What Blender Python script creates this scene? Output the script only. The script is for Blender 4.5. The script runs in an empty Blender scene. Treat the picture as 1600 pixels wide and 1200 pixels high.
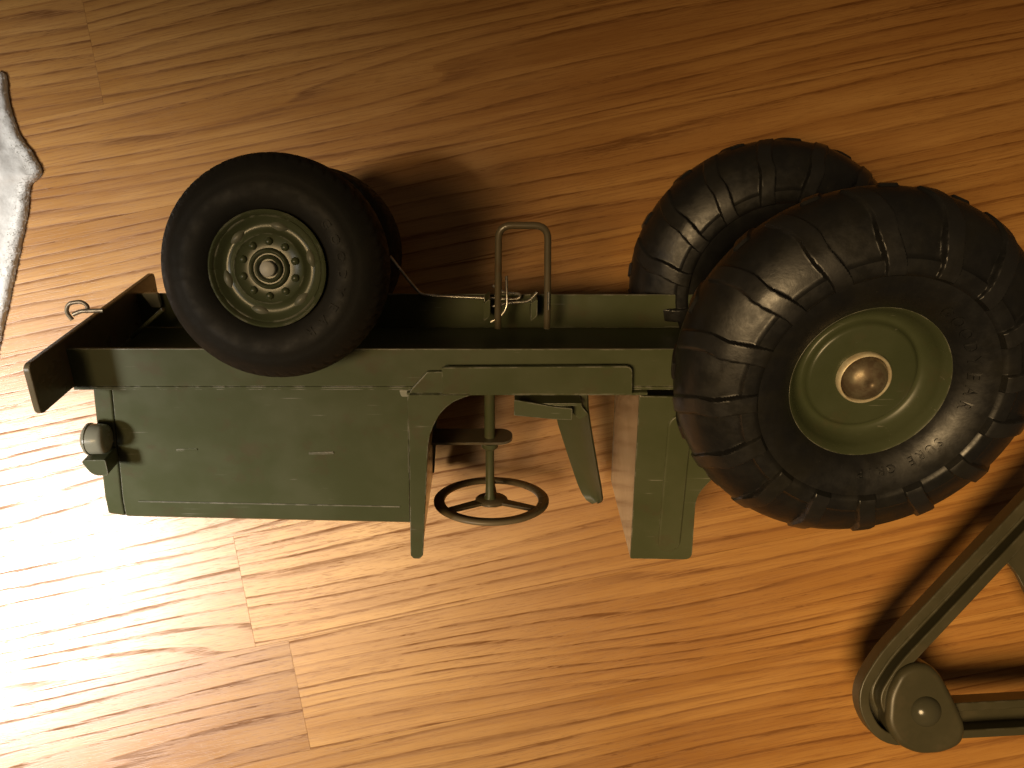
import bpy, bmesh, math, random
from mathutils import Vector, Matrix, noise
random.seed(7)
S = bpy.context.scene
COL = S.collection
MM = 0.001

# ------------------------------------------------------------------ camera
cam_d = bpy.data.cameras.new('camera')
cam = bpy.data.objects.new('camera', cam_d); COL.objects.link(cam)
H = 371.0
cam.location = (0, 0, H*MM)
cam_d.sensor_fit = 'HORIZONTAL'; cam_d.sensor_width = 36.0
cam_d.lens = 1250.0/1600.0*36.0
cam_d.clip_start = 0.01; cam_d.clip_end = 50
S.camera = cam

# ------------------------------------------------------------------ room light and lamps
S.view_settings.view_transform = 'Standard'; S.view_settings.look = 'None'
S.view_settings.exposure = 0.0; S.view_settings.gamma = 1.0
W = bpy.data.worlds.new('World'); S.world = W; W.use_nodes = True
bg = W.node_tree.nodes['Background']
bg.inputs[0].default_value = (1.0, 0.72, 0.45, 1); bg.inputs[1].default_value = 0.045

def spot(name, loc, aim, power, color, cone, blend, radius):
    d = bpy.data.lights.new(name, 'SPOT'); d.energy = power; d.color = color
    d.spot_size = math.radians(cone); d.spot_blend = blend; d.shadow_soft_size = radius
    o = bpy.data.objects.new(name, d); COL.objects.link(o)
    o.location = loc
    o.rotation_euler = (Vector(aim)-Vector(loc)).to_track_quat('-Z', 'Y').to_euler()
    return o
# bright white lamp to the lower left (its reflection is the glare on the floor)
spot('table_lamp', (-0.735, -0.27, 0.78), (-0.35, -0.12, 0), 160, (1.0, 0.95, 0.89), 36.5, 1.0, 0.115)
# warm ceiling lamp overhead
spot('ceiling_lamp', (-0.29, -0.34, 1.20), (0.20, -0.145, 0), 102, (1.0, 0.68, 0.33), 30.5, 1.0, 0.25)

# ------------------------------------------------------------------ materials
def newmat(name):
    m = bpy.data.materials.new(name); m.use_nodes = True
    nt = m.node_tree; b = nt.nodes['Principled BSDF']
    return m, nt, b
def N(nt, t, **kw):
    n = nt.nodes.new(t)
    for k, v in kw.items(): setattr(n, k, v)
    return n
def L(nt, a, b): nt.links.new(a, b)
def math_(nt, op, a, b=None, c=None, clamp=False):
    n = N(nt, 'ShaderNodeMath', operation=op); n.use_clamp = clamp
    for i, v in enumerate((a, b, c)):
        if v is None: continue
        if isinstance(v, (int, float)): n.inputs[i].default_value = v
        else: L(nt, v, n.inputs[i])
    return n.outputs[0]
def maprange(nt, v, a, b, c=0.0, d=1.0, smooth=True):
    n = N(nt, 'ShaderNodeMapRange'); n.interpolation_type = 'SMOOTHSTEP' if smooth else 'LINEAR'
    L(nt, v, n.inputs['Value'])
    for k, x in (('From Min', a), ('From Max', b), ('To Min', c), ('To Max', d)): n.inputs[k].default_value = x
    return n.outputs['Result']
def mixc(nt, f, a, b, mode='MIX'):
    n = N(nt, 'ShaderNodeMix', data_type='RGBA', blend_type=mode)
    if isinstance(f, (int, float)): n.inputs[0].default_value = f
    else: L(nt, f, n.inputs[0])
    for i, v in ((6, a), (7, b)):
        if isinstance(v, tuple): n.inputs[i].default_value = (*v, 1)
        else: L(nt, v, n.inputs[i])
    return n.outputs[2]
def noise_(nt, vec, scale, detail=3, rough=0.55, dist=0.0):
    n = N(nt, 'ShaderNodeTexNoise'); n.inputs['Scale'].default_value = scale
    n.inputs['Detail'].default_value = detail; n.inputs['Roughness'].default_value = rough
    n.inputs['Distortion'].default_value = dist
    if vec is not None: L(nt, vec, n.inputs['Vector'])
    return n.outputs['Fac']

def mapping(nt, vec, scale=(1, 1, 1), loc=(0, 0, 0)):
    n = N(nt, 'ShaderNodeMapping'); n.inputs['Scale'].default_value = scale; n.inputs['Location'].default_value = loc
    L(nt, vec, n.inputs['Vector']); return n.outputs[0]

# golden oak laminate: ring lines from a wobbling gradient across the strip, broken by fine pores
def oak():
    m, nt, b = newmat('golden_oak')
    tc = N(nt, 'ShaderNodeTexCoord'); oi = N(nt, 'ShaderNodeObjectInfo')
    sep = N(nt, 'ShaderNodeSeparateXYZ'); L(nt, tc.outputs['Object'], sep.inputs[0])
    offs = math_(nt, 'MULTIPLY', oi.outputs['Object Index'], 1.37)
    com = N(nt, 'ShaderNodeCombineXYZ')
    L(nt, math_(nt, 'MULTIPLY', sep.outputs[0], 1000.0), com.inputs[0])
    L(nt, math_(nt, 'MULTIPLY', sep.outputs[1], 1000.0), com.inputs[1])
    L(nt, math_(nt, 'MULTIPLY', offs, 10.0), com.inputs[2])
    P = com.outputs[0]                                   # millimetres along / across the plank
    lowA = noise_(nt, mapping(nt, P, (1/380, 1/70, 1)), 1.0, 1, 0.5)
    lowB = noise_(nt, mapping(nt, P, (1/110, 1/22, 1), (31, 7, 0)), 1.0, 1, 0.5)
    lowC = noise_(nt, mapping(nt, P, (1/22, 1/4, 1), (3, 17, 0)), 1.0, 2, 0.6)
    y = math_(nt, 'MULTIPLY', sep.outputs[1], 1000.0/6.6)
    v = math_(nt, 'ADD', y, math_(nt, 'MULTIPLY', lowA, 7.0))
    v = math_(nt, 'ADD', v, math_(nt, 'MULTIPLY', lowB, 0.5))
    v = math_(nt, 'ADD', v, math_(nt, 'MULTIPLY', lowC, 0.16))
    lowD = noise_(nt, mapping(nt, P, (1/500, 1/11, 1), (8, 2, 1)), 1.0, 1, 0.5)
    v = math_(nt, 'ADD', v, math_(nt, 'MULTIPLY', lowD, 1.3))
    fr = math_(nt, 'FRACT', v)
    ring = math_(nt, 'MULTIPLY', maprange(nt, fr, 0.66, 0.90), maprange(nt, fr, 0.95, 1.0, 1.0, 0.0))
    v2 = math_(nt, 'FRACT', math_(nt, 'MULTIPLY', v, 2.63))
    ring2 = math_(nt, 'MULTIPLY', maprange(nt, v2, 0.70, 0.93), maprange(nt, v2, 0.95, 1.0, 1.0, 0.0))
    dash = noise_(nt, mapping(nt, P, (1/34, 1/1.3, 1)), 1.0, 4, 0.65)
    dash2 = noise_(nt, mapping(nt, P, (1/7.0, 1/0.42, 1), (9, 3, 2)), 1.0, 3, 0.65)
    along = noise_(nt, mapping(nt, P, (1/55, 1/7, 1), (5, 5, 5)), 1.0, 2, 0.5)
    r1 = math_(nt, 'MULTIPLY', ring, maprange(nt, dash, 0.38, 0.56))
    r1 = math_(nt, 'MULTIPLY', r1, maprange(nt, along, 0.30, 0.55, 0.35, 1.0))
    r2 = math_(nt, 'MULTIPLY', ring2, maprange(nt, dash, 0.42, 0.66))
    r2 = math_(nt, 'MULTIPLY', r2, maprange(nt, along, 0.62, 0.42, 0.0, 0.55))
    pore = math_(nt, 'MULTIPLY', maprange(nt, dash2, 0.54, 0.66), maprange(nt, ring, 0.0, 0.8, 0.38, 1.0))
    dark = math_(nt, 'MAXIMUM', math_(nt, 'MAXIMUM', r1, r2), math_(nt, 'MULTIPLY', pore, 0.95))
    dark = math_(nt, 'MULTIPLY', dark, maprange(nt, dash2, 0.25, 0.6, 0.55, 1.0), clamp=True)
    fine = noise_(nt, mapping(nt, P, (1/42, 1/0.75, 1), (4, 1, 6)), 1.0, 4, 0.7)
    vary = noise_(nt, mapping(nt, P, (1/95, 1/24, 1), (7, 7, 3)), 1.0, 2, 0.5)
    dark = math_(nt, 'MULTIPLY', dark, maprange(nt, vary, 0.34, 0.60, 0.62, 1.0))
    tone = noise_(nt, mapping(nt, P, (1/120, 1/14, 1), (2, 2, 9)), 1.0, 3, 0.55)
    base = mixc(nt, maprange(nt, tone, 0.3, 0.7), (0.35, 0.162, 0.038), (0.46, 0.238, 0.067))
    base = mixc(nt, math_(nt, 'MULTIPLY', maprange(nt, fr, 0.2, 0.9), 0.5), base, (0.30, 0.130, 0.028))
    base = mixc(nt, math_(nt, 'MULTIPLY', maprange(nt, fine, 0.45, 0.72), 0.62), base, (0.240, 0.090, 0.019))
    col = mixc(nt, math_(nt, 'MULTIPLY', dark, 0.80), base, (0.105, 0.033, 0.006))
    col = mixc(nt, 1.0, col, oi.outputs['Color'], 'MULTIPLY')
    L(nt, col, b.inputs['Base Color'])
    scuff = noise_(nt, mapping(nt, P, (1/30, 1/30, 1)), 1.0, 4, 0.6)
    rg = math_(nt, 'ADD', maprange(nt, scuff, 0.3, 0.7, 0.30, 0.36), math_(nt, 'MULTIPLY', dark, 0.25))
    L(nt, rg, b.inputs['Roughness'])
    L(nt, math_(nt, 'SUBTRACT', 0.72, math_(nt, 'MULTIPLY', dark, 0.58)), b.inputs['Specular IOR Level'])
    bp = N(nt, 'ShaderNodeBump'); bp.inputs['Strength'].default_value = 0.22; bp.inputs['Distance'].default_value = 0.0002
    L(nt, math_(nt, 'SUBTRACT', math_(nt, 'MULTIPLY', dash, 0.35), dark), bp.inputs['Height'])
    L(nt, bp.outputs[0], b.inputs['Normal'])
    return m

def paint(name, base, dusty, rough, chip=(0.30, 0.29, 0.24), chipamt=1.0, metal=0.0, rust=None):
    m, nt, b = newmat(name)
    tc = N(nt, 'ShaderNodeTexCoord'); P = tc.outputs['Object']
    n1 = noise_(nt, P, 38, 4, 0.6); n2 = noise_(nt, P, 900, 3, 0.6); n3 = noise_(nt, P, 160, 4, 0.65)
    col = mixc(nt, maprange(nt, n1, 0.35, 0.7), base, dusty)
    n4 = noise_(nt, mapping(nt, P, (1, 1, 1), (0.3, 0.1, 0.2)), 75, 5, 0.7)
    col = mixc(nt, math_(nt, 'MULTIPLY', maprange(nt, n4, 0.54, 0.68), 0.42*chipamt), col, (0.085, 0.062, 0.034))
    if rust: col = mixc(nt, math_(nt, 'MULTIPLY', maprange(nt, n3, 0.55, 0.72), 0.7), col, rust)
    bv = N(nt, 'ShaderNodeBevel'); bv.samples = 4; bv.inputs['Radius'].default_value = 0.0007
    ge = N(nt, 'ShaderNodeNewGeometry')
    dt = N(nt, 'ShaderNodeVectorMath', operation='DOT_PRODUCT')
    L(nt, bv.outputs[0], dt.inputs[0]); L(nt, ge.outputs['Normal'], dt.inputs[1])
    edge = maprange(nt, dt.outputs['Value'], 0.99, 0.90)
    wear = math_(nt, 'MULTIPLY', edge, maprange(nt, n3, 0.45, 0.58))
    # fine scratches, stretched noise
    sc = noise_(nt, mapping(nt, P, (60, 1500, 700), (0, 0, 0)), 1.0, 2, 0.5)
    scm = math_(nt, 'MULTIPLY', maprange(nt, sc, 0.70, 0.74), maprange(nt, n1, 0.45, 0.6))
    sp = maprange(nt, n2, 0.75, 0.78)
    wear = math_(nt, 'MAXIMUM', wear, math_(nt, 'MAXIMUM', math_(nt, 'MULTIPLY', scm, 0.6), math_(nt, 'MULTIPLY', sp, 0.5)))
    wear = math_(nt, 'MULTIPLY', wear, chipamt)
    col = mixc(nt, wear, col, chip)
    L(nt, col, b.inputs['Base Color'])
    L(nt, maprange(nt, n1, 0.3, 0.7, rough-0.05, rough+0.08), b.inputs['Roughness'])
    b.inputs['Metallic'].default_value = metal; b.inputs['Specular IOR Level'].default_value = 0.38
    bp = N(nt, 'ShaderNodeBump'); bp.inputs['Strength'].default_value = 0.12; bp.inputs['Distance'].default_value = 0.0002
    L(nt, math_(nt, 'ADD', n3, math_(nt, 'MULTIPLY', n2, 0.4)), bp.inputs['Height']); L(nt, bp.outputs[0], b.inputs['Normal'])
    return m

def rubber(name, base, rough):
    m, nt, b = newmat(name)
    tc = N(nt, 'ShaderNodeTexCoord'); P = tc.outputs['Object']
    n1 = noise_(nt, P, 60, 4, 0.6); n2 = noise_(nt, P, 700, 3, 0.6); n3 = noise_(nt, P, 220, 3, 0.6)
    col = mixc(nt, maprange(nt, n1, 0.4, 0.75), base, (0.0135, 0.0125, 0.0095))
    col = mixc(nt, math_(nt, 'MULTIPLY', maprange(nt, n2, 0.70, 0.78), 0.5), col, (0.05, 0.045, 0.037))
    L(nt, col, b.inputs['Base Color'])
    L(nt, maprange(nt, n3, 0.3, 0.7, rough-0.07, rough+0.10), b.inputs['Roughness'])
    b.inputs['Specular IOR Level'].default_value = 0.5
    bp = N(nt, 'ShaderNodeBump'); bp.inputs['Strength'].default_value = 0.25; bp.inputs['Distance'].default_value = 0.0003
    L(nt, math_(nt, 'ADD', n3, math_(nt, 'MULTIPLY', n2, 0.5)), bp.inputs['Height']); L(nt, bp.outputs[0], b.inputs['Normal'])
    return m

def metal(name, base, rough, tarn):
    m, nt, b = newmat(name)
    tc = N(nt, 'ShaderNodeTexCoord'); P = tc.outputs['Object']
    n1 = noise_(nt, P, 300, 4, 0.6)
    L(nt, mixc(nt, maprange(nt, n1, 0.4, 0.65), base, tarn), b.inputs['Base Color'])
    b.inputs['Metallic'].default_value = 0.9
    L(nt, maprange(nt, n1, 0.3, 0.7, rough, rough+0.15), b.inputs['Roughness'])
    return m

def terry():
    m, nt, b = newmat('white_terry')
    tc = N(nt, 'ShaderNodeTexCoord'); P = tc.outputs['Object']
    n1 = noise_(nt, P, 600, 3, 0.7); n2 = noise_(nt, P, 40, 3, 0.5)
    c = mixc(nt, maprange(nt, n1, 0.3, 0.7), (0.80, 0.79, 0.75), (0.87, 0.86, 0.82))
    c = mixc(nt, math_(nt, 'MULTIPLY', maprange(nt, n2, 0.5, 0.7), 0.25), c, (0.62, 0.58, 0.50))
    L(nt, c, b.inputs['Base Color']); b.inputs['Roughness'].default_value = 0.95
    bp = N(nt, 'ShaderNodeBump'); bp.inputs['Strength'].default_value = 0.3; bp.inputs['Distance'].default_value = 0.0006
    L(nt, n1, bp.inputs['Height']); L(nt, bp.outputs[0], b.inputs['Normal'])
    return m

M_OAK = oak()
M_SUB = newmat('dark_underlay')[0]; M_SUB.node_tree.nodes['Principled BSDF'].inputs['Base Color'].default_value = (0.05, 0.028, 0.012, 1)
M_GREEN = paint('olive_green_paint', (0.070, 0.080, 0.037), (0.083, 0.092, 0.046), 0.39)
M_BRONZE = paint('worn_bronze_enamel', (0.150, 0.122, 0.072), (0.185, 0.142, 0.082), 0.30, rust=(0.15, 0.09, 0.04), chipamt=0.6)
M_GREEN2 = paint('olive_green_seat_paint', (0.062, 0.070, 0.031), (0.074, 0.074, 0.037), 0.40, chipamt=0.12)
M_EDGE = paint('bare_sheet_edge', (0.22, 0.22, 0.17), (0.08, 0.085, 0.05), 0.35)
M_WHEEL = paint('wheel_green_paint', (0.050, 0.060, 0.028), (0.060, 0.070, 0.035), 0.30, chipamt=0.5)
M_ARM = paint('dull_olive_paint', (0.046, 0.042, 0.023), (0.060, 0.052, 0.028), 0.34, chipamt=0.6)
M_BROWN = paint('worn_olive_enamel', (0.095, 0.080, 0.048), (0.12, 0.092, 0.052), 0.32, rust=(0.10, 0.055, 0.022), chipamt=0.6)
b_ = M_BROWN.node_tree.nodes['Principled BSDF']; b_.inputs['Coat Weight'].default_value = 0.8; b_.inputs['Coat Roughness'].default_value = 0.2
M_RUB = rubber('black_rubber', (0.009, 0.0092, 0.0098), 0.40)
M_RUB2 = rubber('matte_black_rubber', (0.010, 0.010, 0.0085), 0.68); M_RUB2.node_tree.nodes['Principled BSDF'].inputs['Specular IOR Level'].default_value = 0.32
M_RUBW = rubber('worn_rubber', (0.015, 0.015, 0.0155), 0.38)
M_STEEL = metal('bright_steel', (0.70, 0.68, 0.62), 0.22, (0.45, 0.40, 0.33))
M_BRASS = metal('tarnished_brass', (0.24, 0.20, 0.13), 0.34, (0.15, 0.11, 0.07)); M_BRASS.node_tree.nodes['Principled BSDF'].inputs['Metallic'].default_value = 0.55
M_RIVET = paint('polished_olive_rivet', (0.050, 0.048, 0.030), (0.06, 0.055, 0.035), 0.18, chipamt=0.2)
M_RING = metal('pale_brass', (0.75, 0.68, 0.50), 0.35, (0.60, 0.50, 0.33)); M_RING.node_tree.nodes['Principled BSDF'].inputs['Metallic'].default_value = 0.25
M_LIP = paint('worn_lip_highlight_paint', (0.15, 0.15, 0.11), (0.08, 0.09, 0.055), 0.4)
M_PIN = paint('grey_pin', (0.42, 0.42, 0.38), (0.50, 0.50, 0.46), 0.45, chipamt=0.2)
M_PALE = paint('pale_highlight_paint', (0.26, 0.26, 0.20), (0.32, 0.32, 0.25), 0.28, chipamt=0.3)  # pale base carries the white lamp's highlight on the headlight housing
M_TERRY = terry()
M_PILE, nt_, b_ = newmat('terry_pile')
d_ = N(nt_, 'ShaderNodeBsdfDiffuse'); t_ = N(nt_, 'ShaderNodeBsdfTranslucent'); x_ = N(nt_, 'ShaderNodeMixShader')
for q_ in (d_, t_): q_.inputs['Color'].default_value = (0.80, 0.79, 0.75, 1)
L(nt_, d_.outputs[0], x_.inputs[1]); L(nt_, t_.outputs[0], x_.inputs[2]); L(nt_, x_.outputs[0], nt_.nodes['Material Output'].inputs['Surface'])

# ------------------------------------------------------------------ mesh helpers (all in millimetres)
def link(name, me, mat, parent=None):
    if mat: me.materials.append(mat)
    o = bpy.data.objects.new(name, me); COL.objects.link(o)
    if parent: o.parent = parent
    return o
def build(name, verts, faces, mat, parent=None, smooth=False, bevel=0, seg=2, fix=True):
    me = bpy.data.meshes.new(name)
    me.from_pydata([(x*MM, y*MM, z*MM) for x, y, z in verts], [], faces)
    bm = bmesh.new(); bm.from_mesh(me)
    if fix: bmesh.ops.recalc_face_normals(bm, faces=bm.faces)
    if bevel:
        es = [e for e in bm.edges if len(e.link_faces) == 2 and e.calc_face_angle(0) > math.radians(28)]
        bmesh.ops.bevel(bm, geom=es, offset=bevel*MM, segments=seg, affect='EDGES', profile=0.5, clamp_overlap=True)
    for f in bm.faces: f.smooth = smooth or bool(bevel)
    bm.to_mesh(me); bm.free()
    if bevel and not smooth: me.set_sharp_from_angle(angle=math.radians(40))
    elif smooth: me.set_sharp_from_angle(angle=math.radians(55))
    o = link(name, me, mat, parent)
    if bevel:
        wn = o.modifiers.new('weighted_normal', 'WEIGHTED_NORMAL'); wn.keep_sharp = True; wn.weight = 100
    return o
def prism(pts, a, b, axis='Z'):
    """outline (u,v) extruded from a to b along an axis"""
    def p(u, v, w): return {'Z': (u, v, w), 'X': (w, u, v), 'Y': (u, w, v)}[axis]
    n = len(pts)
    V = [p(u, v, a) for u, v in pts] + [p(u, v, b) for u, v in pts]
    F = [list(range(n))[::-1], list(range(n, 2*n))] + [[i, (i+1) % n, n+(i+1) % n, n+i] for i in range(n)]
    return V, F
def join(*vf):
    V, F = [], []
    for v, f in vf:
        k = len(V); V += v; F += [[i+k for i in q] for q in f]
    return V, F
def plate(name, pts, a, b, mat, parent, bevel=0.25, axis='Z', seg=2):
    V, F = prism(pts, a, b, axis); return build(name, V, F, mat, parent, bevel=bevel, seg=seg)
def box(x0, x1, y0, y1, z0, z1): return prism([(x0, y0), (x1, y0), (x1, y1), (x0, y1)], z0, z1)
def arc(cx, cy, r, a0, a1, n):
    return [(cx+r*math.cos(math.radians(a0+(a1-a0)*i/n)), cy+r*math.sin(math.radians(a0+(a1-a0)*i/n))) for i in range(n+1)]
def fillet(pts, r, n=5, closed=True):
    out = []; k = len(pts)
    for i in range(k):
        p = Vector(pts[i])
        if not closed and i in (0, k-1): out.append(tuple(p)); continue
        a = Vector(pts[i-1])-p; b = Vector(pts[(i+1) % k])-p
        rr = r[i] if isinstance(r, (list, tuple)) else r
        rr = min(rr, a.length*0.48, b.length*0.48)
        if rr <= 0.01: out.append(tuple(p)); continue
        A = p+a.normalized()*rr; B = p+b.normalized()*rr
        for j in range(n+1):
            t = j/n; out.append(tuple(A*(1-t)**2+p*2*t*(1-t)+B*t*t))
    return out
def lathe(prof, n, closed_prof=False):
    V, F = [], []
    m = len(prof)
    idx = []
    for r, z in prof:
        if r < 1e-4: idx.append([len(V)]*n); V.append((0, 0, z))
        else:
            idx.append(list(range(len(V), len(V)+n)))
            V += [(r*math.cos(2*math.pi*i/n), r*math.sin(2*math.pi*i/n), z) for i in range(n)]
    for j in range(m if closed_prof else m-1):
        a, b = idx[j], idx[(j+1) % m]
        for i in range(n):
            q = [a[i], a[(i+1) % n], b[(i+1) % n], b[i]]
            q = [x for k, x in enumerate(q) if x not in q[:k]]
            if len(q) >= 3: F.append(q)
    return V, F
def tube(pts, r, n=10):
    P = [Vector(p) for p in pts]; V, F = [], []
    t = (P[1]-P[0]).normalized(); u = t.orthogonal().normalized()
    for i, p in enumerate(P):
        d = (P[min(i+1, len(P)-1)]-P[max(i-1, 0)]).normalized()
        u = (u-d*u.dot(d)).normalized(); w = d.cross(u)
        for k in range(n):
            a = 2*math.pi*k/n; V.append(tuple(p+(u*math.cos(a)+w*math.sin(a))*r))
    for i in range(len(P)-1):
        for k in range(n): F.append([i*n+k, i*n+(k+1) % n, (i+1)*n+(k+1) % n, (i+1)*n+k])
    F.append(list(range(n))[::-1]); F.append(list(range((len(P)-1)*n, len(P)*n)))
    return V, F
def wire(name, pts, r, mat, parent, fr=2.0, n=10):
    V, F = tube(fillet(pts, fr, 6, closed=False), r, n); return build(name, V, F, mat, parent, smooth=True)
def move(vf, M): return [tuple(M @ Vector(v)) for v in vf[0]], vf[1]
def T(x, y, z): return Matrix.Translation((x, y, z))
def R(a, ax): return Matrix.Rotation(math.radians(a), 4, ax)
def empty(name, mat_world, label, cat, group=None):
    o = bpy.data.objects.new(name, None); COL.objects.link(o); o.empty_display_size = 0.02
    o.matrix_world = mat_world; o['label'] = label; o['category'] = cat
    if group: o['group'] = group
    return o
def node(name, parent, loc=(0, 0, 0)):
    o = bpy.data.objects.new(name, None); COL.objects.link(o); o.empty_display_size = 0.01
    o.parent = parent; o.location = [c*MM for c in loc]; return o

# ------------------------------------------------------------------ floor of oak strips
ANG = math.atan(0.2035)
ux, uy = math.cos(ANG), math.sin(ANG)
PX = H/1250.0
def fl(u, v): return ((u-800)*PX, (600-v)*PX)
floor = build('floor', [(-900, -800, -9.2), (900, -800, -9.2), (900, 800, -9.2), (-900, 800, -9.2)], [[0, 1, 2, 3]], M_SUB)
floor['kind'] = 'structure'
def across(u, v):
    x, y = fl(u, v); return -x*uy+y*ux
def alongp(u, v):
    x, y = fl(u, v); return x*ux+y*uy
s_ab, s_fg = across(163, 163), across(425, 1005)
WID = (s_ab-s_fg)/5.0
joints = {0: alongp(145, 80), 5: alongp(383, 930), 6: alongp(473, 1110), -1: alongp(1168, 10), 1: alongp(-60, 250),
          2: alongp(430, 380), 3: alongp(560, 570), 4: alongp(1250, 720), 7: alongp(-60, 1290), -2: alongp(300, -250)}
tones = {(5, 1): (1.06, 1.06, 1.06), (6, 0): (0.80, 0.75, 0.70), (6, 1): (1.05, 1.05, 1.05), (0, 0): (0.95, 0.95, 0.95), (5, 0): (0.95, 0.93, 0.92)}  # strip tones; the dark lower-left one also holds a soft shadow
rp = random.Random(11); idx = 0
for row in range(-8, 16):
    top = s_ab-(row-1)*WID; bot = top-WID           # row 0 lies above the first seam
    j0 = joints.get(row, rp.uniform(-150, 150))
    cuts = [j0]
    x = j0
    while x < 720: x += rp.uniform(500, 640); cuts.append(x)
    x = j0
    while x > -720: x -= rp.uniform(500, 640); cuts.insert(0, x)
    k0 = cuts.index(j0)
    for k in range(len(cuts)-1):
        a, b = cuts[k], cuts[k+1]
        ln, wd = b-a-0.05, WID-0.04
        V, F = box(-ln/2, ln/2, -wd/2, wd/2, -9, 0)
        p = build('plank', V, F, M_OAK, floor, bevel=0.06, seg=1)
        cx, cy = (a+b)/2, (top+bot)/2
        p.location = ((cx*ux-cy*uy)*MM, (cx*uy+cy*ux)*MM, 0)
        p.rotation_euler = (0, 0, ANG)
        idx += 1; p.pass_index = idx
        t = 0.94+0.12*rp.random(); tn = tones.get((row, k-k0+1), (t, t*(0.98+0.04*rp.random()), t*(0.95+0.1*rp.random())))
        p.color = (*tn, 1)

# ------------------------------------------------------------------ toy tractor, lying on its left side
Zt = Vector((.0182, -.4148, .9098)).normalized(); Xt = Vector((.9998, 0, -.02)); Xt = (Xt-Zt*Xt.dot(Zt)).normalized(); Yt = Zt.cross(Xt)
O = Vector((109.3, 7.69, H-253.0))*MM
MT = Matrix((( Xt.x, Yt.x, Zt.x, O.x), (Xt.y, Yt.y, Zt.y, O.y), (Xt.z, Yt.z, Zt.z, O.z), (0, 0, 0, 1)))
toy = empty('toy_tractor', MT, 'olive green pressed steel toy tractor lying on its side with four black rubber tyres', 'toy tractor')

ZN, ZF = -20.0, -78.0                                # near and far rail planes
# chassis: channel of two rails and a web, open underneath
rail = lambda z0, z1: prism([(-260, -18.4), (14, -18.4), (14, -4.6), (-260, -4.6)], z0, z1)
ch = build('chassis', *join(prism([(-260, -4.6), (-260, -18.6), (12, -18.6), (12, -4.6)], ZN-1.2, ZN)), M_GREEN, toy, bevel=0.35)
build('far_rail', *prism([(-260, -4.2), (-260, -18.6), (12, -18.6), (12, -4.2)], ZF-1.2, ZF), M_GREEN, toy, bevel=0.35)
build('chassis_web', *box(-259, 12, -19.8, -18.7, ZF-1.1, ZN-0.1), M_GREEN, toy)
build('end_plate', *box(12.1, 13.2, -19.8, -4.6, ZF-1.1, ZN-0.1), M_GREEN, toy)

for o_ in [c for c in toy.children if c.name in ('chassis', 'far_rail')]:
    o_.data.materials.append(M_EDGE)
    for p in o_.data.polygons:
        if p.normal.y > 0.9: p.material_index = 1

# bumper
bp_ = plate('bumper', fillet([(-18.6, 2.0), (-1.2, 2.0), (-1.2, -98), (-18.6, -98)], [2.5]*4), -260.6, -258.4, M_BRONZE, toy, bevel=0.5, axis='X', seg=3)
V1 = tube(fillet([(-269.5, -4.5, -48), (-271.2, -1.5, -48), (-269.6, 1.9, -48), (-264.6, 2.6, -48), (-262.6, 0.6, -48), (-264.0, -1.5, -48)], 2.0, 5, False), 0.75)
V2 = tube(fillet([(-266.5, -1.0, -44), (-263.5, 0.3, -44), (-255.5, 0.6, -44)], 1.0, 4, False), 0.8)
build('tow_hook', *join(V1, V2), M_BRASS, bp_, smooth=True)
V = tube([(-255.3, -16.0, -60), (-241.1, -4.6, -60)], 0.8); build('brace', *V, M_GREEN, toy, smooth=True)
build('rail_shine', *prism(fillet([(-255, -3.2), (-248.8, -3.2), (-248.3, -9), (-252, -9)], 0.8), -77.0, -75.0), M_PALE, toy, bevel=0.4)  # added pale piece, a painted shine on the far rail's edge

# hood: a tapered box with a folded crease along its upper corner
def hood_sec(x, ytop, s=1.0):
    return [(x, -18.9, -21.2), (x, ytop+9.3, -21.2), (x, ytop+1.2, -22.3), (x, ytop, -23.6), (x, ytop, -72.4), (x, ytop+1.2, -73.7), (x, ytop+9.3, -74.8), (x, -18.9, -74.8)]
def loft(a, b):
    n = len(a); return a+b, [list(range(n))[::-1], list(range(n, 2*n))]+[[i, (i+1) % n, n+(i+1) % n, n+i] for i in range(n)]
def skew(sec, xb, xt, ytop):
    return [(xb+(xt-xb)*(y+18.9)/(ytop+18.9), y, z) for x, y, z in sec]
hood = build('hood', *loft(skew(hood_sec(0, -73.7), -246.6, -252.5, -73.7), skew(hood_sec(0, -76.9), -144.8, -146.8, -76.9)), M_GREEN, toy, bevel=0.3)
gr_f = [(x, y, z) for x, y, z in skew(hood_sec(0, -72.4), -253.2, -259.0, -72.4)]
gr_b = skew(hood_sec(0, -73.6), -246.8, -252.75, -73.6)
gr = build('grille', *loft(gr_f, gr_b), M_GREEN, toy, bevel=1.1, seg=3)
# little raised nicks and the seam tab on the hood side
build('louvre', *prism(fillet([(-181.6, -45.0), (-172.6, -44.6), (-172.6, -45.6), (-181.6, -46.0)], 0.3), -21.4, -20.75), M_LIP, hood, bevel=0.2)
build('louvre', *prism(fillet([(-228.5, -43.6), (-221.0, -43.3), (-221.0, -44.2), (-228.5, -44.5)], 0.3), -21.4, -20.95), M_GREEN, hood, bevel=0.15)
build('crease', *prism(fillet([(-246, -65.3), (-150, -68.0), (-150, -68.5), (-246, -65.9)], 0.2), -21.4, -20.95), M_LIP, hood, bevel=0.15)
build('seam_tab', *prism(fillet([(-147.8, -19.8), (-143.6, -19.8), (-143.6, -22.4), (-147.2, -22.4)], 0.7), -21.3, -19.6), M_PALE, hood, bevel=0.4)

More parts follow.
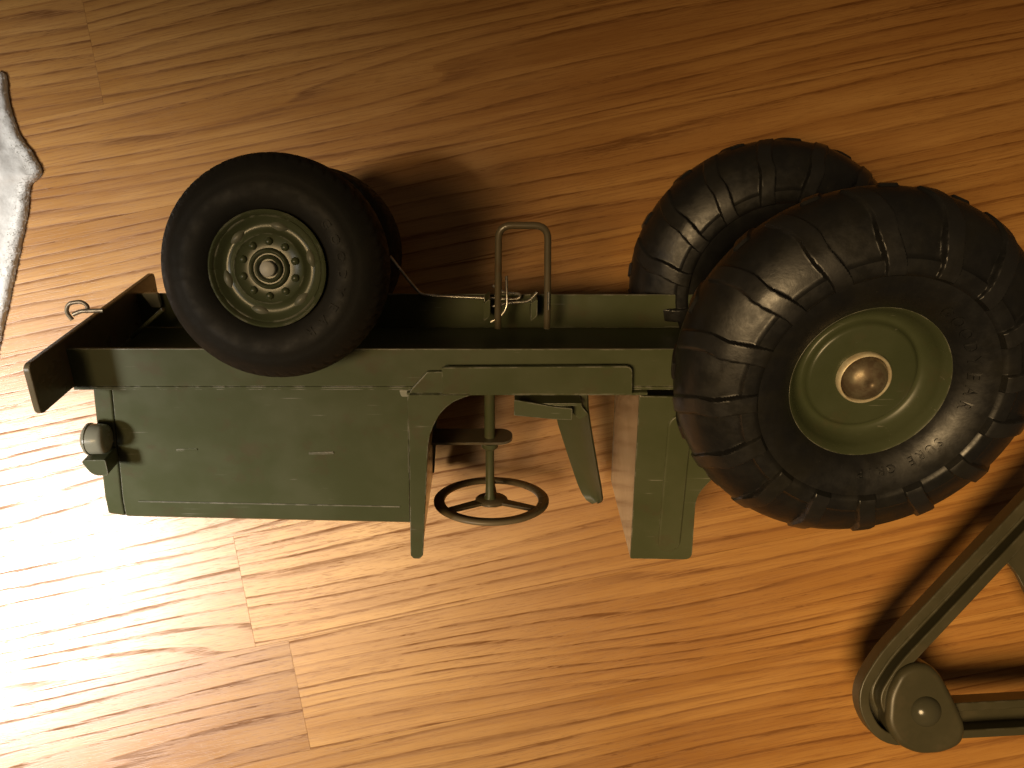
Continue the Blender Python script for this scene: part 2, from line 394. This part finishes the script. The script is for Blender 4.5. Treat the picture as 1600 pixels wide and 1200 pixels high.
# headlight on the near front corner of the hood
def along_x(vf, x, y, z): return move(vf, T(x, y, z) @ R(-90, 'Y'))      # lathe axis z -> -x
hl = build('headlight', *along_x(lathe([(0, -3.6), (3.6, -3.5), (4.8, -2.9), (5.2, -1.8), (5.3, 0.4), (5.3, 2.2), (5.6, 2.4), (5.6, 3.1), (5.2, 3.4)], 48), -252.4, -36.6, -15.9), M_PALE, toy, smooth=True)
build('lens', *along_x(lathe([(5.2, 3.2), (4.2, 4.2), (2.4, 5.0), (0, 5.3)], 32), -252.4, -36.6, -15.9), M_PALE, hl, smooth=True)
build('lamp_lug', *prism(fillet([(-257.6, -42.4), (-248.9, -42.2), (-248.9, -48.6), (-254.6, -48.6)], [1.8, 0.8, 1.6, 3.2]), -19.8, -11.0), M_GREEN, hl, bevel=0.9, seg=3)

# cowl: near leg with a curved foot, cross panel, far leg
leg = [(-143.5, -18.8), (-137.8, -12.2), (-121.9, -12.0), (-121.9, -20.6)] + \
      [(-125.4, -21.9), (-128.8, -23.4), (-131.8, -25.8), (-134.2, -28.8), (-136.0, -32.4), (-137.6, -36.6), (-138.4, -41)] + \
      [(-141.6, -83.5), (-142.0, -88.2), (-143.3, -89.7), (-145.6, -89.6), (-146.7, -88.2), (-145.2, -42), (-144.9, -22.0)]
cowl = plate('cowl', leg, ZN+0.6, ZN+2.0, M_GREEN, toy, bevel=0.35)
plate('far_cowl_leg', leg, ZF-2.4, ZF-1.2, M_GREEN, toy, bevel=0.3)
# cross panel follows the slanted rear edge of the legs
V, F = prism([(-20.0, ZF-1.0), (-20.0, ZN+0.5), (-88.8, ZN+0.5), (-88.8, ZF-1.0)], 0, 1.2, axis='X')
V = [(-140.9+x+(y+36)*0.055 if y < -36 else -139.9+x-1.0, y, z) for x, y, z in V]
build('dash_panel', V, F, M_BROWN, toy, bevel=0.2)

# step plate, platform
step = plate('step_plate', fillet([(-132.8, -19.9), (-132.6, -9.9), (-68.2, -9.4), (-67.5, -19.9)], [0.3, 0.8, 2.4, 0.3]), ZN+2.1, ZN+3.6, M_GREEN, toy, bevel=0.45, seg=3)
build('platform', *box(-145, -62, -20.9, -19.95, ZF-1, ZN+2), M_GREEN, toy)

# steering gear
build('column_bracket', *prism(fillet([(-139.5, -43.0), (-139.5, -55.0), (-107.8, -55.0), (-107.8, -43.0)], [0.1, 0.1, 5.9, 5.9], 8), -54.2, -53.2, axis='Y'), M_BROWN, toy, bevel=0.25)
up = lambda vf, x, y, z: move(vf, T(x, y, z) @ R(90, 'X'))               # lathe axis z -> -y
sc = build('steering_column', *up(lathe([(0, 0), (2.1, 0), (2.1, 34), (2.1, 35.3), (3.3, 35.6), (3.4, 37.4), (2.6, 38.3), (1.75, 38.6), (1.75, 60), (2.4, 61), (2.4, 62), (0, 62)], 20), -116.8, -20, -48), M_GREEN, toy, smooth=True)
SW = T(-116.2, -82.6, -48) @ R(90-9.5, 'X')
ring = lathe([(19.2, -0.4), (19.7, -0.9), (22.9, -0.95), (23.6, -0.4), (23.6, 0.5), (22.9, 1.0), (19.7, 0.95), (19.2, 0.45)], 72, True)
hub = lathe([(0, -0.9), (6.0, -0.9), (6.6, -0.4), (6.6, 0.5), (5.6, 1.0), (0, 1.2)], 36)
sw = build('steering_wheel', *move(ring, SW), M_BRONZE, toy, smooth=True)
build('wheel_hub', *move(hub, SW), M_BRONZE, sw, smooth=True)
for k, a in enumerate((-92, 28, 148)):
    V, F = prism([(5.8, -2.4), (19.2, -1.9), (19.2, 1.9), (5.8, 2.4)], -0.6, 0.6)
    build('spoke', *move((V, F), SW @ R(a, 'Z')), M_BRONZE, sw, bevel=0.25)

# seat: pan with a lip and a leaning back strap
seat = build('seat', *join(prism(fillet([(-107.6, -30.4), (-92.0, -33.4), (-86, -34.0), (-86, -38.8), (-92.6, -38.5), (-107.7, -36.9)], 0.6), -35.2, -34.0),
             prism([(-107.4, -60), (-107.4, -35.2), (-82.5, -35.2), (-82.5, -60)], -33.6, -32.4, axis='Y')), M_GREEN, toy, bevel=0.25)
Lp = [(-92.6, -34.0, -46), (-91.4, -42.0, -50), (-89.6, -50.0, -52), (-84.6, -66.0, -53), (-80.6, -78.0, -53), (-78.6, -82.4, -52)]
Rp = [(-80.2, -31.4, -40), (-79.8, -37.0, -40), (-78.4, -45.0, -40), (-75.2, -61.0, -41), (-72.6, -73.5, -42), (-71.4, -80.0, -44)]
tipL = [(-76.9, -84.2, -50), (-74.6, -84.8, -48)]; tipR = [(-71.4, -82.4, -45.5), (-73.0, -84.2, -47)]
V, F = [], []
rows = list(zip(Lp+tipL, Rp+tipR))
for l, r in rows:
    l, r = Vector(l), Vector(r)
    for t in (0, .25, .5, .75, 1): V.append(tuple(l.lerp(r, t)+Vector((1.4, 0, -1.2))*math.sin(t*math.pi)))
for i in range(len(rows)-1):
    for k in range(4): F.append([i*5+k, i*5+k+1, (i+1)*5+k+1, (i+1)*5+k])
n0 = len(V); V += [tuple(Vector(v)+Vector((0.7, 0, -0.9))) for v in V]
F += [[a+n0 for a in f][::-1] for f in F[:]]
rim = [k for k in range(5)]+[i*5+4 for i in range(1, len(rows))]+[(len(rows)-1)*5+k for k in (3, 2, 1, 0)]+[i*5 for i in range(len(rows)-2, 0, -1)]
F += [[rim[i], rim[(i+1) % len(rim)], rim[(i+1) % len(rim)]+n0, rim[i]+n0] for i in range(len(rim))]
build('backrest', V, F, M_GREEN2, seat, smooth=True)
build('gusset', *prism(fillet([(-87.4, -36.2), (-83.0, -34.2), (-79.4, -38.6), (-82.5, -41.0)], 0.7), -41.2, -38.6), M_GREEN, seat, bevel=0.4)

# rear fender box with an embossed rib
fo = fillet([(-63.9, -23.2), (-22, -23.9), (-22, -43), (-33.5, -56.0), (-39.6, -64.5), (-38.2, -93.6), (-62.3, -93.0)], [0.4, 0.4, 3, 6, 5, 3.2, 0.8])
fen = plate('fender', fo, ZN-3.2, ZN-2.0, M_GREEN, toy, bevel=0.4)
plate('far_fender', fo, ZF-1.2, ZF, M_GREEN, toy, bevel=0.3)
V, F = prism([(-23.0, ZF), (-23.0, ZN-2.1), (-92.8, ZN-2.1), (-92.8, ZF)], 0, 1.0, axis='X')
build('fender_front', [(-63.8-(y+23)*0.0215+x, y, z) for x, y, z in V], F, M_BROWN, toy, bevel=0.25)  # front face painted brown for the floor's reflection in it
V, F = prism([(-39.0, ZF), (-39.0, ZN-3.3), (-62.0, ZN-3.3), (-62.0, ZF)], -93.2, -92.2, axis='Y')
build('fender_top', V, F, M_GREEN, toy, bevel=0.2)
cap = arc(-48.6, -34.6, 4.3, 0, 180, 12)+arc(-47.9, -85.0, 4.3, 180, 360, 12)
build('rib', *prism(cap, ZN-2.6, ZN-1.1), M_GREEN, fen, bevel=0.85, seg=4)

# wire bail, pins and steering wire
wire('pull_bail', [(-113.6, -12, -60), (-113.6, -2, -60), (-113.4, 28.2, -60), (-95.3, 28.2, -60), (-94.6, -2, -60), (-94.6, -12, -60)], 1.35, M_BROWN, toy, fr=5.0)
wire('steering_rod', [(-156, 12, -76), (-149.0, 2.2, -76), (-144.5, -3.6, -76), (-138, -4.1, -75.5), (-107.0, -5.0, -74), (-104.6, -4.2, -74), (-105.0, -2.6, -74), (-111, -2.2, -74), (-115.6, 0.9, -74)], 0.62, M_STEEL, toy, fr=1.6)
wire('cotter_pin', [(-110.4, 8.4, -62), (-110.2, 2.0, -62), (-110.0, -3.6, -61), (-112.5, -7.4, -60), (-116.3, -9.4, -60)], 0.5, M_STEEL, toy, fr=3)
wire('cotter_pin', [(-116.0, -6.6, -70), (-108.5, -5.0, -70), (-101.5, -4.6, -70), (-98.0, -1.0, -71)], 0.5, M_STEEL, toy, fr=2)
wire('cotter_pin', [(-94.4, 3.6, -57.5), (-94.3, -3.5, -57.5)], 0.55, M_STEEL, toy, fr=2)
for x in (-118.0, -99.5):
    build('bail_lug', *prism(fillet([(x-1.2, -4), (x+1.4, -2.0), (x+1.4, -9), (x-1.2, -11.5)], 1.0), -76.5, -66), M_GREEN, toy, bevel=0.5)

# ---- wheels
def smooth01(a, b, x):
    t = max(0, min(1, (x-a)/(b-a))); return t*t*(3-2*t)
def resample(prof, n):
    P = [Vector(p) for p in prof]
    # Catmull-Rom then even spacing
    fine = []
    for i in range(len(P)-1):
        p0, p1, p2, p3 = P[max(i-1, 0)], P[i], P[i+1], P[min(i+2, len(P)-1)]
        for j in range(12):
            t = j/12; fine.append(0.5*((2*p1)+(p2-p0)*t+(2*p0-5*p1+4*p2-p3)*t*t+(3*p1-p0-3*p2+p3)*t**3))
    fine.append(P[-1])
    d = [0]
    for i in range(1, len(fine)): d.append(d[-1]+(fine[i]-fine[i-1]).length)
    out = []; k = 0
    for i in range(n):
        s = d[-1]*i/(n-1)
        while k < len(d)-2 and d[k+1] < s: k += 1
        t = (s-d[k])/max(1e-9, d[k+1]-d[k]); out.append(fine[k].lerp(fine[k+1], t))
    return out
def zprof(prof, r):                                   # z of the outer sidewall at radius r
    for (r0, z0), (r1, z1) in zip(prof, prof[1:]):
        if r0 <= r <= r1: return z0+(z1-z0)*(r-r0)/(r1-r0)
    return prof[0][1]
def tyre_mesh(name, half, nth, nprof, disp, mat, worn=False):
    full = half+[(r, -z) for r, z in half[-2::-1]]
    P = resample(full, nprof); V, F, D = [], [], []
    m = len(P)
    for i in range(nth):
        th = 2*math.pi*i/nth; c, s = math.cos(th), math.sin(th)
        for j, p in enumerate(P):
            tg = (P[min(j+1, m-1)]-P[max(j-1, 0)]).normalized(); nr, nz = -tg.y, tg.x
            if j < m/2 and nz < 0 and False: nr, nz = -nr, -nz
            d = disp(th, p.x, p.y)
            r, z = p.x-(-1)*0+d*(-nr if nr < 0 and abs(p.y) < 1 else abs(nr)*(1 if True else -1)), p.y+d*(abs(nz)*(1 if p.y > 0 else -1))
            V.append((r*c, r*s, z)); D.append(d)
    for i in range(nth):
        a, b = i*m, ((i+1) % nth)*m
        for j in range(m-1): F.append((a+j, b+j, b+j+1, a+j+1))
    me = bpy.data.meshes.new(name); me.from_pydata([(x*MM, y*MM, z*MM) for x, y, z in V], [], F)
    bm = bmesh.new(); bm.from_mesh(me); bmesh.ops.recalc_face_normals(bm, faces=bm.faces)
    for f in bm.faces: f.smooth = True
    bm.to_mesh(me); bm.free(); me.set_sharp_from_angle(angle=math.radians(38)); me.materials.append(mat)
    if worn:
        me.materials.append(M_RUBW)
        for p in me.polygons:
            r = math.hypot(p.center.x, p.center.y)*1000
            if sum(D[k] for k in p.vertices)/len(p.vertices) > 0.85*(2.1-1.35*smooth01(47, 55, r)): p.material_index = 1
    return me

R_HALF = [(24.0, 11.0), (26.0, 13.4), (29.0, 15.6), (33.0, 17.2), (37.0, 17.8), (42, 17.4), (47.5, 15.2), (53.0, 11.4), (56.2, 6.4), (57.4, 0.0)]
NL = 16
def rear_disp(th, r, z):
    """lugs: raised bars on the shoulder that slant across the tread, with a stepped collar between them"""
    side = 1 if z >= 0 else -1
    w = math.radians(360/NL)
    sl = 0.07*smooth01(37, 50, r)+0.09*(1-min(1, abs(z)/12.0))*smooth01(46, 50, r)
    q = (th-sl+(0.5*w if side < 0 else 0)) % w
    arc_ = q*r                                        # millimetres past the sharp edge of the bar
    bar = smooth01(0.0, 0.55, arc_)*(1-smooth01(5.6, 6.4, arc_))
    inn = smooth01(36.0, 37.0, r)
    step = 1-smooth01(41.3, 42.0, r)
    relief = 2.1-1.35*smooth01(47, 55, r)
    return inn*max(relief*bar, 0.95*step)-0.4*smooth01(41.6, 41.9, r)*(1-smooth01(42.2, 42.6, r))*(1-bar)*inn
F_HALF = [(16.8, 10.0), (18.2, 12.0), (21.0, 14.0), (24.0, 14.6), (26.4, 13.9), (29.5, 12.2), (32.2, 9.2), (33.8, 5.2), (34.2, 0.0)]
def front_disp(th, r, z):
    g = -0.45*(1-smooth01(0.0, 0.45, abs(r-26.4))) if abs(z) > 10 else 0.0
    n = 54
    ph = (th/(2*math.pi)*n+0.33*math.sin(z*0.9)+(0.5 if z < 0 else 0)) % 1.0
    blk = smooth01(0.06, 0.16, min(ph, 1-ph))
    row = smooth01(0.0, 0.5, abs(abs(z)-4.5))*smooth01(0.0, 0.4, abs(z))
    t = smooth01(31.6, 33.0, r)
    return g+t*0.32*blk*(0.4+0.6*row)
ME_RT = tyre_mesh('tyre', R_HALF, 1024, 110, rear_disp, M_RUB, True)
ME_FT = tyre_mesh('tyre', F_HALF, 540, 64, front_disp, M_RUB2)

def letters(name, text, r0, a0, step, size, half, mat, parent, depth=0.5):
    """raised moulding on the sidewall, reading clockwise with the tops outward"""
    V, F = [], []
    dg = bpy.context.evaluated_depsgraph_get()
    for k, chx in enumerate(text):
        if chx == ' ': continue
        cu = bpy.data.curves.new('letter', 'FONT'); cu.body = chx; cu.size = size; cu.align_x = 'CENTER'; cu.extrude = depth; cu.offset = 0.06
        cu.resolution_u = 3
        ob = bpy.data.objects.new('letter', cu); COL.objects.link(ob)
        dg.update(); me = bpy.data.meshes.new_from_object(ob.evaluated_get(dg))
        base = len(V); a = math.radians(a0-step*k)
        for v in me.vertices:
            r = r0+v.co.y; th = a-v.co.x/r0; z = zprof(half, r)+v.co.z
            V.append((r*math.cos(th), r*math.sin(th), z))
        F += [[i+base for i in p.vertices] for p in me.polygons]
        bpy.data.objects.remove(ob); bpy.data.meshes.remove(me); bpy.data.curves.remove(cu)
    return build(name, V, F, mat, parent, fix=False)

def rear_wheel(loc, flip=False):
    w = node('rear_wheel', toy, loc)
    o = bpy.data.objects.new('tyre', ME_RT); COL.objects.link(o); o.parent = w
    rim = build('rim', *lathe([(24.6, 8.0), (25.4, 10.8), (25.3, 11.6), (24.6, 11.9), (23.8, 11.2), (22.6, 8.4), (21.2, 5.2), (19.8, 3.9), (18.7, 3.5), (17.8, 3.9), (17.3, 5.0), (16.8, 5.7), (16.0, 6.0), (9, 6.2), (0, 6.2)], 112), M_WHEEL, w, smooth=True)
    rim.data.materials.append(M_LIP)
    for p in rim.data.polygons:
        if math.hypot(p.center.x, p.center.y) > 0.0246 and p.center.z > 0.0108: p.material_index = 1
    build('cap_ring', *lathe([(7.4, 6.0), (7.4, 8.0), (7.7, 8.5), (8.1, 8.3), (8.4, 7.5), (8.4, 6.0)], 64), M_RING, rim, smooth=True)
    build('hub_cap', *lathe([(7.25, 6.4), (7.15, 7.8), (6.4, 9.5), (4.7, 11.0), (2.3, 11.8), (1.1, 11.9), (0.9, 11.7), (0, 11.6)], 64), M_BRASS, rim, smooth=True)
    build('inner_rim', *lathe([(24.2, 8.0), (23, 0), (24.2, -8.0), (24.9, -10.8), (23.0, -10.8), (20, -4.6), (0, -4.6)], 48), M_WHEEL, w, smooth=True)
    return w
rw = rear_wheel((-0.4, -3.1, 0.0))
letters('lettering', 'GOODYEAR', 27.6, 57, 9.7, 4.6, R_HALF, M_RUB, rw)
letters('lettering', 'SURE GRIP', 28.2, -38, 6.3, 3.6, R_HALF, M_RUB, rw)
rw2 = node('rear_wheel', toy, (0.0, -3.0, -96.0))
def copy_children(src, dst, skip=()):
    for c in src.children:
        if c.name.split('.')[0] in skip: continue
        d = c.copy(); COL.objects.link(d); d.parent = dst
        copy_children(c, d, skip)
copy_children(rw, rw2, ('lettering',))
rw2.rotation_euler = (math.pi, 0, math.radians(8))

fw = node('front_wheel', toy, (-182.2, 26.0, -12.6)); fw.rotation_euler = (math.radians(-13.5), 0, 0)
o = bpy.data.objects.new('tyre', ME_FT); COL.objects.link(o); o.parent = fw
rim = build('rim', *lathe([(16.6, 9.0), (17.5, 12.2), (17.4, 13.2), (16.9, 13.4), (16.2, 12.9), (15.9, 12.2), (15.6, 12.5), (15.2, 12.2), (14.2, 10.9), (13.2, 10.3), (11.2, 10.5), (10.9, 10.9), (10.3, 11.2), (9.8, 10.7), (6.2, 10.6), (5.9, 11.6), (5.4, 12.0), (4.8, 11.7), (4.6, 11.0), (4.2, 11.0), (4.0, 12.2), (3.5, 12.5), (3.0, 12.0), (2.9, 11.0), (0, 11.0)], 96), M_WHEEL, fw, smooth=True)
build('hub_pin', *lathe([(2.3, 10.8), (2.3, 12.9), (2.0, 13.3), (0, 13.4)], 28), M_PIN, rim, smooth=True)
nut_me = None
for k in range(10):
    a = math.radians(88-36*k)
    if nut_me is None:
        n_ = build('wheel_nut', *lathe([(1.25, -0.4), (1.15, 0.3), (0.8, 0.75), (0, 0.95)], 16), M_WHEEL, rim, smooth=True); nut_me = n_.data
    else:
        n_ = bpy.data.objects.new('wheel_nut', nut_me); COL.objects.link(n_); n_.parent = rim
    n_.location = (8.1*math.cos(a)*MM, 8.1*math.sin(a)*MM, 10.75*MM)
slot_me = None
for k in range(6):
    a = math.radians(74-60*k)
    if slot_me is None:
        # a raised eyelid-shaped vent
        V, F = [], []; nu, nv = 14, 6
        for i in range(nu+1):
            u = -1+2*i/nu
            for j in range(nv+1):
                v = -1+2*j/nv; hw = 1.15*(1-u*u)**0.8
                V.append((v*hw*1.2, u*2.9, 1.15*(1-u*u)*(1-v*v)**0.6-0.05))
        for i in range(nu):
            for j in range(nv): F.append((i*(nv+1)+j, (i+1)*(nv+1)+j, (i+1)*(nv+1)+j+1, i*(nv+1)+j+1))
        s_ = build('vent', V, F, M_LIP, rim, smooth=True); slot_me = s_.data  # paler than the rim, so the vents' highlights are in their colour
    else:
        s_ = bpy.data.objects.new('vent', slot_me); COL.objects.link(s_); s_.parent = rim
    s_.location = (12.9*math.cos(a)*MM, 12.9*math.sin(a)*MM, 10.3*MM); s_.rotation_euler = (0, 0, a)
build('inner_rim', *lathe([(16.6, 9.0), (15.5, 0), (16.6, -9.0), (17.4, -12.8), (15.5, -12.5), (13, -6), (0, -6)], 40), M_WHEEL, fw, smooth=True)
letters('lettering', 'GOODYEAR', 21.2, 36, 13.2, 3.6, F_HALF, M_RUB2, fw, depth=0.4)
fw2 = node('front_wheel', toy, (-188.0, 8.5, -94.0)); copy_children(fw, fw2, ('lettering',)); fw2.rotation_euler = (math.pi+math.radians(-13.5), 0, 0.3)
V, F = lathe([(0, -100), (3, -100), (3, 6), (0, 6)], 20); ax = build('rear_axle', V, F, M_STEEL, toy, smooth=True); ax.location = (-1*MM, -3.3*MM, 0)
V, F = lathe([(0, -78), (2.3, -78), (2.3, 8), (0, 8)], 16); ax = build('front_axle', V, F, M_STEEL, toy, smooth=True); ax.location = (-183.4*MM, 26.6*MM, -12.6*MM); ax.rotation_euler = (math.radians(-13.5), 0, 0)
build('axle_bracket', *prism(fillet([(-194, -18), (-172, -18), (-176, 34), (-190, 34)], [0, 0, 6, 6]), -44, -36), M_GREEN, toy, bevel=0.6)
build('axle_bracket', *prism(fillet([(-194, -18), (-172, -18), (-176, 34), (-190, 34)], [0, 0, 6, 6]), -66, -58), M_GREEN, toy, bevel=0.6)

# ------------------------------------------------------------------ bent channel arm of another toy at lower right
HA = 40.0
def ap(u, v, h=HA): return ((u-800)*(H-h)/1250, (600-v)*(H-h)/1250)
bx, by = ap(1440, 1108)
MA = Matrix.Translation((bx*MM, by*MM, 0))
arm = empty('toy_hitch_arm', MA, 'dull olive bent channel arm with a riveted pivot joint at the lower right', 'toy part')
def rel(u, v, h=HA): x, y = ap(u, v, h); return (x-bx, y-by)
def chan(name, path, w, h0, h1, wall, mat, parent, rise=None):
    """U-channel swept along a path of (u,v) pixels-to-mm points, open towards the top"""
    P = [Vector(p) for p in fillet(path, 8, 6, closed=False)]
    V, F = [], []
    n = len(P)
    sec = [(-w/2, h0), (w/2, h0), (w/2, h1), (w/2-wall, h1), (w/2-wall, h0+1.2), (-w/2+wall, h0+1.2), (-w/2+wall, h1), (-w/2, h1)]
    for i, p in enumerate(P):
        d = (P[min(i+1, n-1)]-P[max(i-1, 0)]).normalized(); nn = Vector((-d.y, d.x))
        for a, z in sec: q = p+nn*a; V.append((q.x, q.y, z))
    m = len(sec)
    for i in range(n-1):
        for k in range(m): F.append([i*m+k, i*m+(k+1) % m, (i+1)*m+(k+1) % m, (i+1)*m+k])
    F.append(list(range(m))[::-1]); F.append(list(range((n-1)*m, n*m)))
    return build(name, V, F, mat, parent, bevel=0.7, seg=3)
chan('upper_bar', [rel(1768, 632), rel(1628, 788), rel(1394, 1036), rel(1361, 1092), rel(1386, 1142), rel(1440, 1140)], 13.2, HA-7.5, HA, 4.4, M_ARM, arm)
pv = [rel(u, v) for u, v in ((1402, 1046), (1424, 1034), (1448, 1034), (1466, 1050), (1488, 1092), (1506, 1132), (1500, 1160), (1470, 1174), (1432, 1176), (1400, 1162), (1381, 1130), (1384, 1082))]
piv = build('pivot_plate', *prism(fillet(pv, 4), HA-9, HA+3.0), M_ARM, arm, bevel=2.8, seg=5)
V, F = lathe([(6.4, -0.6), (6.2, 0.3), (5.2, 1.5), (3.6, 2.5), (1.8, 3.1), (0, 3.3)], 36)
rv = build('rivet', *move((V, F), T(0.3, 0.2, HA+3.0)), M_RIVET, piv, smooth=True)
lb = [rel(1486, 1131), rel(1740, 1117)]
chan('lower_bar', lb, 15.0, HA-11, HA-2, 3.6, M_ARM, arm)
gp = [rel(u, v, 34) for u, v in ((1566, 872), (1640, 760), (1700, 980), (1640, 1000), (1592, 900), (1580, 884))]
build('bracket_plate', *prism(fillet(gp, 2), 31, 33.5), M_ARM, arm, bevel=0.5)

# feet that carry the far ends of the arm, beyond the frame
for (u, v), zt in (((1752, 650), HA-7.6), ((1728, 1118), HA-11.1)):
    fx, fy = rel(u, v)
    build('support_foot', *prism(fillet([(fx-5, fy-5), (fx+5, fy-5), (fx+5, fy+5), (fx-5, fy+5)], 1.5), 0.1, zt), M_ARM, arm, bevel=0.6)

# ------------------------------------------------------------------ white terry towel at the left edge
edge = [(-262, 152), (-250, 147), (-240, 144.5), (-234.5, 144.5), (-233.6, 139), (-233.4, 132), (-228.5, 115.8), (-220.5, 104.6), (-217.4, 98.2), (-219.2, 95.0), (-223.2, 92.5), (-224.1, 80.1), (-227.1, 65.3), (-231.5, 44.5), (-235.1, 28.2), (-239, 10), (-248, -12), (-268, -22)]
E2 = fillet(edge, 2.5, 3, closed=False)
# even spacing
pts = [Vector(E2[0])]
for p in E2[1:]:
    p = Vector(p); q = pts[-1]; d = (p-q).length
    for i in range(1, max(1, int(d/0.9))+1): pts.append(q.lerp(p, i/max(1, int(d/0.9))))
NE = len(pts); NC = 46
cen = Vector((-330, 70))
V, F = [], []
for i, p in enumerate(pts):
    for j in range(NC):
        t = (j/(NC-1))**1.9
        q = p.lerp(cen, t); dist = (q-p).length
        z = 3.2*math.sqrt(max(0, 1-(1-min(1, dist/2.6))**2))+5.5*smooth01(0, 17, dist)
        z += 2.6*noise.noise((q.x/26, q.y/34, 1.0))*min(1, dist/14)+0.45*noise.noise((q.x/9, q.y/9, 4.0))*min(1, dist/5)
        z += 3.0*min(1, dist/50)
        jit = noise.noise((q.x*0.55, q.y*0.55, 3))*0.22+noise.noise((q.x*0.2, q.y*0.2, 8))*0.3
        V.append((q.x+jit, q.y+jit*0.7, max(0.05, z+jit*(0.3+min(1, dist/2)))))
for i in range(NE-1):
    for j in range(NC-1): F.append([i*NC+j, i*NC+j+1, (i+1)*NC+j+1, (i+1)*NC+j])
tow = build('towel', V, F, M_TERRY, None, smooth=True)
tow['label'] = 'white terry cloth towel crumpled on the floor at the left edge'; tow['category'] = 'towel'
rt = random.Random(3); PV, PF = [], []
for k in range(2200):
    i = rt.randrange(NE-1); j = int(rt.random()**1.6*9)
    a = Vector(V[i*NC+j]).lerp(Vector(V[(i+1)*NC+j+1]), rt.random())
    if a.x < -258 or a.y < -5: continue
    d = Vector((rt.gauss(0.25, 0.6), rt.gauss(0, 0.6), rt.uniform(0.3, 1))).normalized()
    s = d.cross(Vector((rt.gauss(0, 1), rt.gauss(0, 1), rt.gauss(0, 1)))).normalized()*0.09
    ln = rt.uniform(0.5, 1.15); b = len(PV)
    mid = a+d*ln*0.6; tip = a+(d+Vector((rt.gauss(0, .5), rt.gauss(0, .5), -0.3))).normalized()*ln
    PV += [tuple(a-s), tuple(a+s), tuple(mid+s), tuple(mid-s), tuple(tip)]; PF += [(b, b+1, b+2, b+3), (b+3, b+2, b+4)]
pile = build('pile', PV, PF, M_PILE, tow, fix=False); pile['kind'] = 'stuff'
